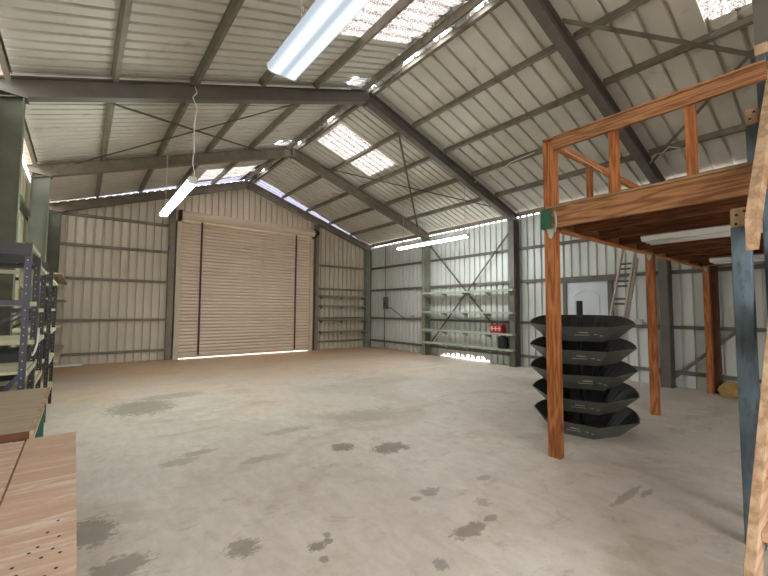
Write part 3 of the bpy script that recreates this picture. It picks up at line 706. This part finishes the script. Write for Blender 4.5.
bm = BM(); box(bm, (-0.53, 2.488, .885), (-0.165, 2.50, .921)); o = obj('front_edge', bm, PLY_EDGE, t)
bm = BM(); box(bm, (-0.165, 2.50, .885), (-0.15, 3.80, .921)); obj('side_edge', bm, NX, t)
for x, y in ((-.20, 2.62), (-.48, 2.62), (-.20, 3.68), (-.48, 3.68)):
    bm = BM(); box(bm, (x - .03, y - .03, 0), (x + .03, y + .03, .885)); obj('leg', bm, GREEN, t, .003)
bm = BM(); box(bm, (-.5, 2.60, .79), (-.17, 2.64, .884)); box(bm, (-.19, 2.66, .79), (-.17, 3.66, .884)); obj('apron', bm, WHITE, t)

# ------------------------------------------------------------------ wooden loft
LX0, LX1, LY0, LY1, LZ, LT = 3.85, 9.36, -1.2, 2.12, 2.37, 2.60
t = thing('loft', 'stained wooden loft on posts with a railing, at the right', 'loft', (LX0, LY1, 0))
def part(name, a, b, mat, bevel=.004):
    bm = BM(); box(bm, a, b); return obj(name, bm, mat, t, bevel)
part('post', (3.88, 2.05, 0), (3.97, 2.175, 3.32), WZ)
for x, y in ((6.63, 2.02), (9.22, 1.92)): part('post', (x - .005, y, 0), (x + .105, y + .10, LZ), WZ)
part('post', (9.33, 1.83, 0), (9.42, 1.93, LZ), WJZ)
part('front_beam', (LX0, LY0, LZ + .0), (LX0 + .04, LY1 - .045, LT - .02), WY)
part('rim_beam', (LX0, LY1 - .045, LZ), (LX1, LY1, LT - .02), WX)
part('rear_beam', (LX0 + .04, LY0, LZ), (LX1, LY0 + .04, LT - .02), WX)
x = LX0 + 0.50
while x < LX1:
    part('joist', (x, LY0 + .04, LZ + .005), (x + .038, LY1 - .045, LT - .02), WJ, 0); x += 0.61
part('deck', (LX0 - .015, LY0, LT - .02), (LX1, LY1 + .01, LT), DECK, 0)
part('ledger', (4.0, LY1 - .09, LZ - .025), (LX1, LY1 - .02, LZ - .001), WR, 0)
# railing along the front edge and along the far edge
part('top_rail', (LX0 + .005, 0.43, 3.20), (LX0 + .045, 2.05, 3.32), WY)
part('rail_cap', (LX0 - .01, 0.43, 3.32), (LX0 + .08, 2.16, 3.335), WY, 0)
for y in (1.46, 0.87): part('baluster', (LX0 + .046, y, LT), (LX0 + .15, y + .06, 3.318), WZ)
part('top_rail', (3.971, 2.075, 3.25), (LX1, 2.115, 3.34), WR)
for x in (4.66, 5.28, 6.4, 7.2, 8.1, 9.0): part('baluster', (x, 2.03, LT), (x + .09, 2.074, 3.25), WZ)
bm = BM(); box(bm, (3.85, 2.176, 2.37), (3.98, 2.19, 2.57)); box(bm, (3.838, 2.075, 2.37), (3.85, 2.19, 2.57)); o = obj('corner_plate', bm, GREEN, t, .004); o['label'] = 'dark green corner plate on the post'
for (x, y) in ((3.866, 2.03), (6.61, 2.0), (9.20, 1.90)):
    bm = BM(); prism(bm, [(x, y + .02, LZ), (x, y + .11, LZ), (x, y + .085, LZ - .09), (x, y + .065, LZ - .11), (x, y + .045, LZ - .09)], (.012, 0, 0)); obj('bracket', bm, CHROME, t)
bm = BM(); tube(bm, [(3.86, 2.045, 2.33), (3.84, 2.02, 2.4), (3.835, 2.02, 2.47), (3.85, 2.04, 2.54)], .012, 6); obj('hook', bm, CHROME, t)
pipe('string', [(4.0, 2.02, 3.24), (4.9, 2.0, 3.2), (5.02, 1.99, 2.95), (5.0, 1.97, 2.85), (4.9, 1.95, 2.62)], .005, 'pale string hanging from the far railing of the loft', 'string', WHITE)

# stairs up to the loft at the right edge
t = thing('loft_stair', 'steep wooden stair to the loft with blue posts at the right edge', 'stair', (3.2, 0.1, 0))
d = V((1, 0, 1.18)).normalized()
def slanted(name, y0, y1, xa, za, L, depth, mat):
    """plank rising along +X: upper edge starts at (xa, za), plumb-cut ends"""
    bm = BM(); a = V((xa, y0, za)); e = a + d * L; dz = V((0, 0, depth / d.x))
    prism(bm, [a, e, e - dz, a - dz], (0, y1 - y0, 0)); return obj(name, bm, mat, t, .003)
slanted('stringer', 0.38, 0.42, 2.30, 0.27, 2.34, 0.17, NX)
slanted('stringer', -0.45, -0.41, 2.30, 0.27, 2.34, 0.17, NX)
for k in range(9):
    z = 0.24 + k * 0.235; xx = 2.36 + (z - .24) / 1.18
    bm = BM(); box(bm, (xx - .02, -.41, z - .04), (xx + .2, .38, z)); obj('tread', bm, NX, t, .003)
slanted('handrail', 0.435, 0.495, 3.26, 2.085, 2.1, 0.13, NX)
bm = BM(); box(bm, (3.44, .50, 0), (3.53, .595, 2.07)); po = obj('post', bm, BLUE, t, .004); po['label'] = 'blue-painted stair post'
bm = BM(); box(bm, (3.44, .50, 2.07), (3.53, .595, 2.20)); o = obj('post_top', bm, NZ, po, .015)
bm = BM()
for y, z in ((.52, 2.17), (.56, 2.15), (.565, 2.09)): tube(bm, [(3.438, y, z), (3.434, y, z)], .009, 8)
obj('screw', bm, BLACK, po)
bm = BM(); box(bm, (3.74, .40, 0), (3.83, .475, 2.36)); obj('post', bm, BLUE, t, .004)
bm = BM(); box(bm, (4.20, .525, LT), (4.29, .605, 3.01)); p2 = obj('post', bm, BLUE, t, .004)
bm = BM(); box(bm, (4.20, .525, 3.01), (4.29, .605, 3.15)); obj('post_top', bm, NZ, p2, .012)
bm = BM()
for y, z in ((.55, 3.11), (.575, 3.06)): tube(bm, [(4.198, y, z), (4.194, y, z)], .009, 8)
obj('screw', bm, BLACK, p2)
bm = BM(); box(bm, (4.50, .50, LT), (4.59, .565, 3.71)); p3 = obj('post', bm, BLUE, t, .004)
bm = BM(); box(bm, (4.50, .46, 3.80), (4.60, .565, 5.0)); o = obj('post_top', bm, STEEL_G, p3); o['label'] = 'bare grey upper part of the tall post'
bm = BM(); box(bm, (4.498, .485, 3.71), (4.59, .567, 3.80)); obj('post_collar', bm, NZ, p3)

# ------------------------------------------------------------------ ladder against the right wall
t = thing('ladder', 'aluminium extension ladder leaning on the right wall by the service door', 'ladder', (7.92, 3.25, 0))
base, top = V((7.92, 0, 0.02)), V((9.36, 0, 2.92))
dd = (top - base).normalized(); up = V((dd.z, 0, -dd.x))
def lad(y0, y1, off, z0, z1, skew):
    for y in (y0, y1):
        p = base + dd * z0 + up * off; q = base + dd * z1 + up * off; p.y = y + skew; q.y = y
        bm = BM(); profile_bar(bm, p, q, csec(.03, .075, .004, .012), (0, 1, 0) if False else up); obj('side_rail', bm, ALU, t)
    k = z0 + .15
    while k < z1 - .1:
        c = base + dd * k + up * off; sk = skew * (1 - (k - z0) / (z1 - z0))
        bm = BM(); tube(bm, [(c.x, y0 + sk, c.z), (c.x, y1 + sk, c.z)], .02, 8); obj('rung', bm, BRACE, t); k += .42
lad(3.09, 3.41, 0.0, 0.0, 2.9, 0.0); lad(3.125, 3.375, -0.07, 0.5, 3.2, 0.0)

# ------------------------------------------------------------------ stack of fire pit bowls
CX, CY = 5.12, 2.40
R1, R0, BH, SP = 0.62, 0.41, 0.19, 0.288
def bowl_mesh():
    """faceted dish: flat panels in front, rounded and higher at the back, pointed at both sides"""
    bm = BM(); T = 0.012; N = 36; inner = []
    def hexr(R, a): return R * math.cos(math.radians(30)) / math.cos(math.radians((a % 60) - 30))
    ob, ot, it_, ib = [], [], [], []
    for k in range(N):
        a = 360 * k / N; c, s_ = math.cos(math.radians(a)), math.sin(math.radians(a))
        back = max(0.0, s_)
        r1 = hexr(R1, a) if s_ <= 1e-6 else R1 * (0.965 + 0.035 * abs(c) ** 6)
        h = BH + 0.085 * min(1.0, back * 1.6) ** 0.8
        r0 = hexr(R0, a)
        ob.append(bm.verts.new((r0 * c, r0 * s_, 0))); ot.append(bm.verts.new((r1 * c, r1 * s_, h)))
        it_.append(bm.verts.new(((r1 - T * 1.3) * c, (r1 - T * 1.3) * s_, h))); ib.append(bm.verts.new(((r0 - T) * c, (r0 - T) * s_, T)))
    for k in range(N):
        j = (k + 1) % N
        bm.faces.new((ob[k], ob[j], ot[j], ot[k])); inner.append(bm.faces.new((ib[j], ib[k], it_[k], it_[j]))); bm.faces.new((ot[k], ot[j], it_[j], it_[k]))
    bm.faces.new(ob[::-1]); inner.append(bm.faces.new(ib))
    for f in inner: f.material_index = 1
    return bm
BL = ['lowest', 'second from the floor', 'middle', 'second from the top', 'topmost']
ROT = [-14, -7, 4, -3, 1]
base_a = math.degrees(math.atan2(-math.cos(math.radians(64)), math.sin(math.radians(64))))
proto = None
def mk_bowl():
    t = thing('fire_bowl', 'x', 'fire bowl', (0, 0, 0), 'stacked fire bowls')
    obj('bowl_shell', bowl_mesh(), DARKSTEEL, t).data.materials.append(BOWL_IN)
    bm = BM(); tube(bm, [(0, 0, .0125), (0, 0, SP - .003)], .035, 14); obj('centre_pipe', bm, BLACK, t)
    # paper labels on the panel that faces the camera (local -Y side after turning)
    for (u, v, w, h) in ((-.02, .62, .10, .014), (-.07, .45, .16, .008), (.14, .5, .035, .012), (.2, .42, .03, .014)):
        bm = BM(); q = math.cos(math.radians(30))
        def pt(uu, vv):
            r = R0 * q + (R1 - R0) * q * vv + .004
            a = math.radians(-90); return V((uu, -r, BH * vv - .002))
        vs = [pt(u, v), pt(u + w, v), pt(u + w, v + h / .25), pt(u, v + h / .25)]
        prism(bm, vs, (0, -.001, -.001)); o = obj('sticker', bm, STICKER, t); o['label'] = 'pale paper sticker'
    return t
proto = mk_bowl()
fwd_deg = math.degrees(math.atan2(CY, CX))
for i in range(5):
    if i == 0: b = proto
    else:
        b = proto.copy(); COL.objects.link(b)
        for ch in list(proto.children):
            c = ch.copy(); COL.objects.link(c); c.parent = b
    b.location = (CX + random.uniform(-.01, .01), CY + random.uniform(-.01, .01), i * SP)
    b.rotation_euler = (0, 0, math.radians(fwd_deg - 90 + ROT[i]))       # local -Y faces the camera
    if i > 0: b.rotation_euler = (Matrix.Rotation(math.radians(fwd_deg + ROT[i]), 3, 'Z') @ Matrix.Rotation(math.radians(-2.5 if i == 4 else -1.5), 3, 'Y') @ Matrix.Rotation(math.radians(-90), 3, 'Z')).to_euler()   # these sit a little tipped
    b['label'] = f'{BL[i]} dark steel fire bowl of the stack behind the loft corner post'
bm = BM(); tube(bm, [(0, 0, 0), (0, 0, .20)], .037, 14)
for v in bm.verts: v.co += V((CX, CY, 5 * SP - .002))
tag(obj('pipe', bm, BLACK), 'short black pipe standing up out of the topmost fire bowl', 'pipe')

# tan sack beside the rear loft post
bm = BM(); bmesh.ops.create_icosphere(bm, subdivisions=3, radius=1)
for v in bm.verts:
    c = v.co; c.z = max(c.z, -.75); k = 1 + .12 * math.sin(5 * c.x + 3 * c.y) * math.cos(4 * c.z)
    v.co = V((9.12 + c.x * .2 * k, 1.66 + c.y * .17 * k, .117 + c.z * .156 * k if c.z > -.7 else 0.0))
tag(obj('sack', bm, TAN, smooth=True), 'tan paper sack on the floor by the rear loft post', 'sack')

# dead leaves blown against the right wall
bm = BM()
for k in range(520):
    y = random.uniform(8.2, 13.0); x = 9.45 - abs(random.gauss(0, .08)) - (0.15 if y > 12.5 else 0) * random.random()
    z = abs(random.gauss(0, .05)) * max(.1, 1 - (9.45 - x) * 3) + .006; r = random.uniform(.015, .045); a = random.random() * 6.28; tl = random.uniform(-.6, .6)
    if 9.40 < y < 9.76 or 11.9 < y < 12.1 or y > 12.85: continue
    m = Matrix.Translation((x, y, z)) @ Matrix.Rotation(a, 4, 'Z') @ Matrix.Rotation(tl, 4, 'X')
    pts = [m @ V(p) for p in ((-r, 0, 0), (0, -r * .4, .002), (r, 0, .004), (0, r * .4, .002))]
    for s in (0, 1): pass
    prism(bm, pts, (0, 0, .002))
tag(obj('dry_leaves', bm, TAN), 'dry leaves and litter at the foot of the right wall', 'leaves', None, 'stuff')

# ------------------------------------------------------------------ camera, sky, output
cam = bpy.data.cameras.new('camera'); co = bpy.data.objects.new('camera', cam); COL.objects.link(co)
f_px, yaw, pitch, roll = 386.96, 38.088, 3.304, 0.318
yw, pt_, rl = (math.radians(a) for a in (yaw, pitch, roll))
F = V((math.sin(yw) * math.cos(pt_), math.cos(yw) * math.cos(pt_), math.sin(pt_)))
r = V((math.cos(yw), -math.sin(yw), 0)); u = r.cross(F)
R2 = r * math.cos(rl) + u * math.sin(rl); U2 = -r * math.sin(rl) + u * math.cos(rl)
M = Matrix((R2, U2, -F)).transposed().to_4x4(); M.translation = V((0, 0, 1.5))
co.matrix_world = M
cam.sensor_fit = 'HORIZONTAL'; cam.sensor_width = 36; cam.lens = f_px / 768 * 36; cam.clip_start = 0.02; cam.clip_end = 300
scene.camera = co

w = bpy.data.worlds.new('world'); scene.world = w; w.use_nodes = True
nt = w.node_tree; nt.nodes.clear()
bg = nd(nt, 'ShaderNodeBackground', Color=(1.0, 0.98, 0.97, 1), Strength=5.2); wo = nt.nodes.new('ShaderNodeOutputWorld'); ln(nt, bg.outputs[0], wo.inputs[0])

scene.view_settings.view_transform = 'Standard'; scene.view_settings.look = 'None'
scene.view_settings.gamma = 1; scene.view_settings.use_curve_mapping = False; scene.view_settings.exposure = 0.68
scene.cycles.use_denoising = True
scene.cycles.max_bounces = 10; scene.cycles.diffuse_bounces = 6; scene.cycles.glossy_bounces = 3; scene.cycles.transmission_bounces = 6
scene.cycles.sample_clamp_indirect = 6
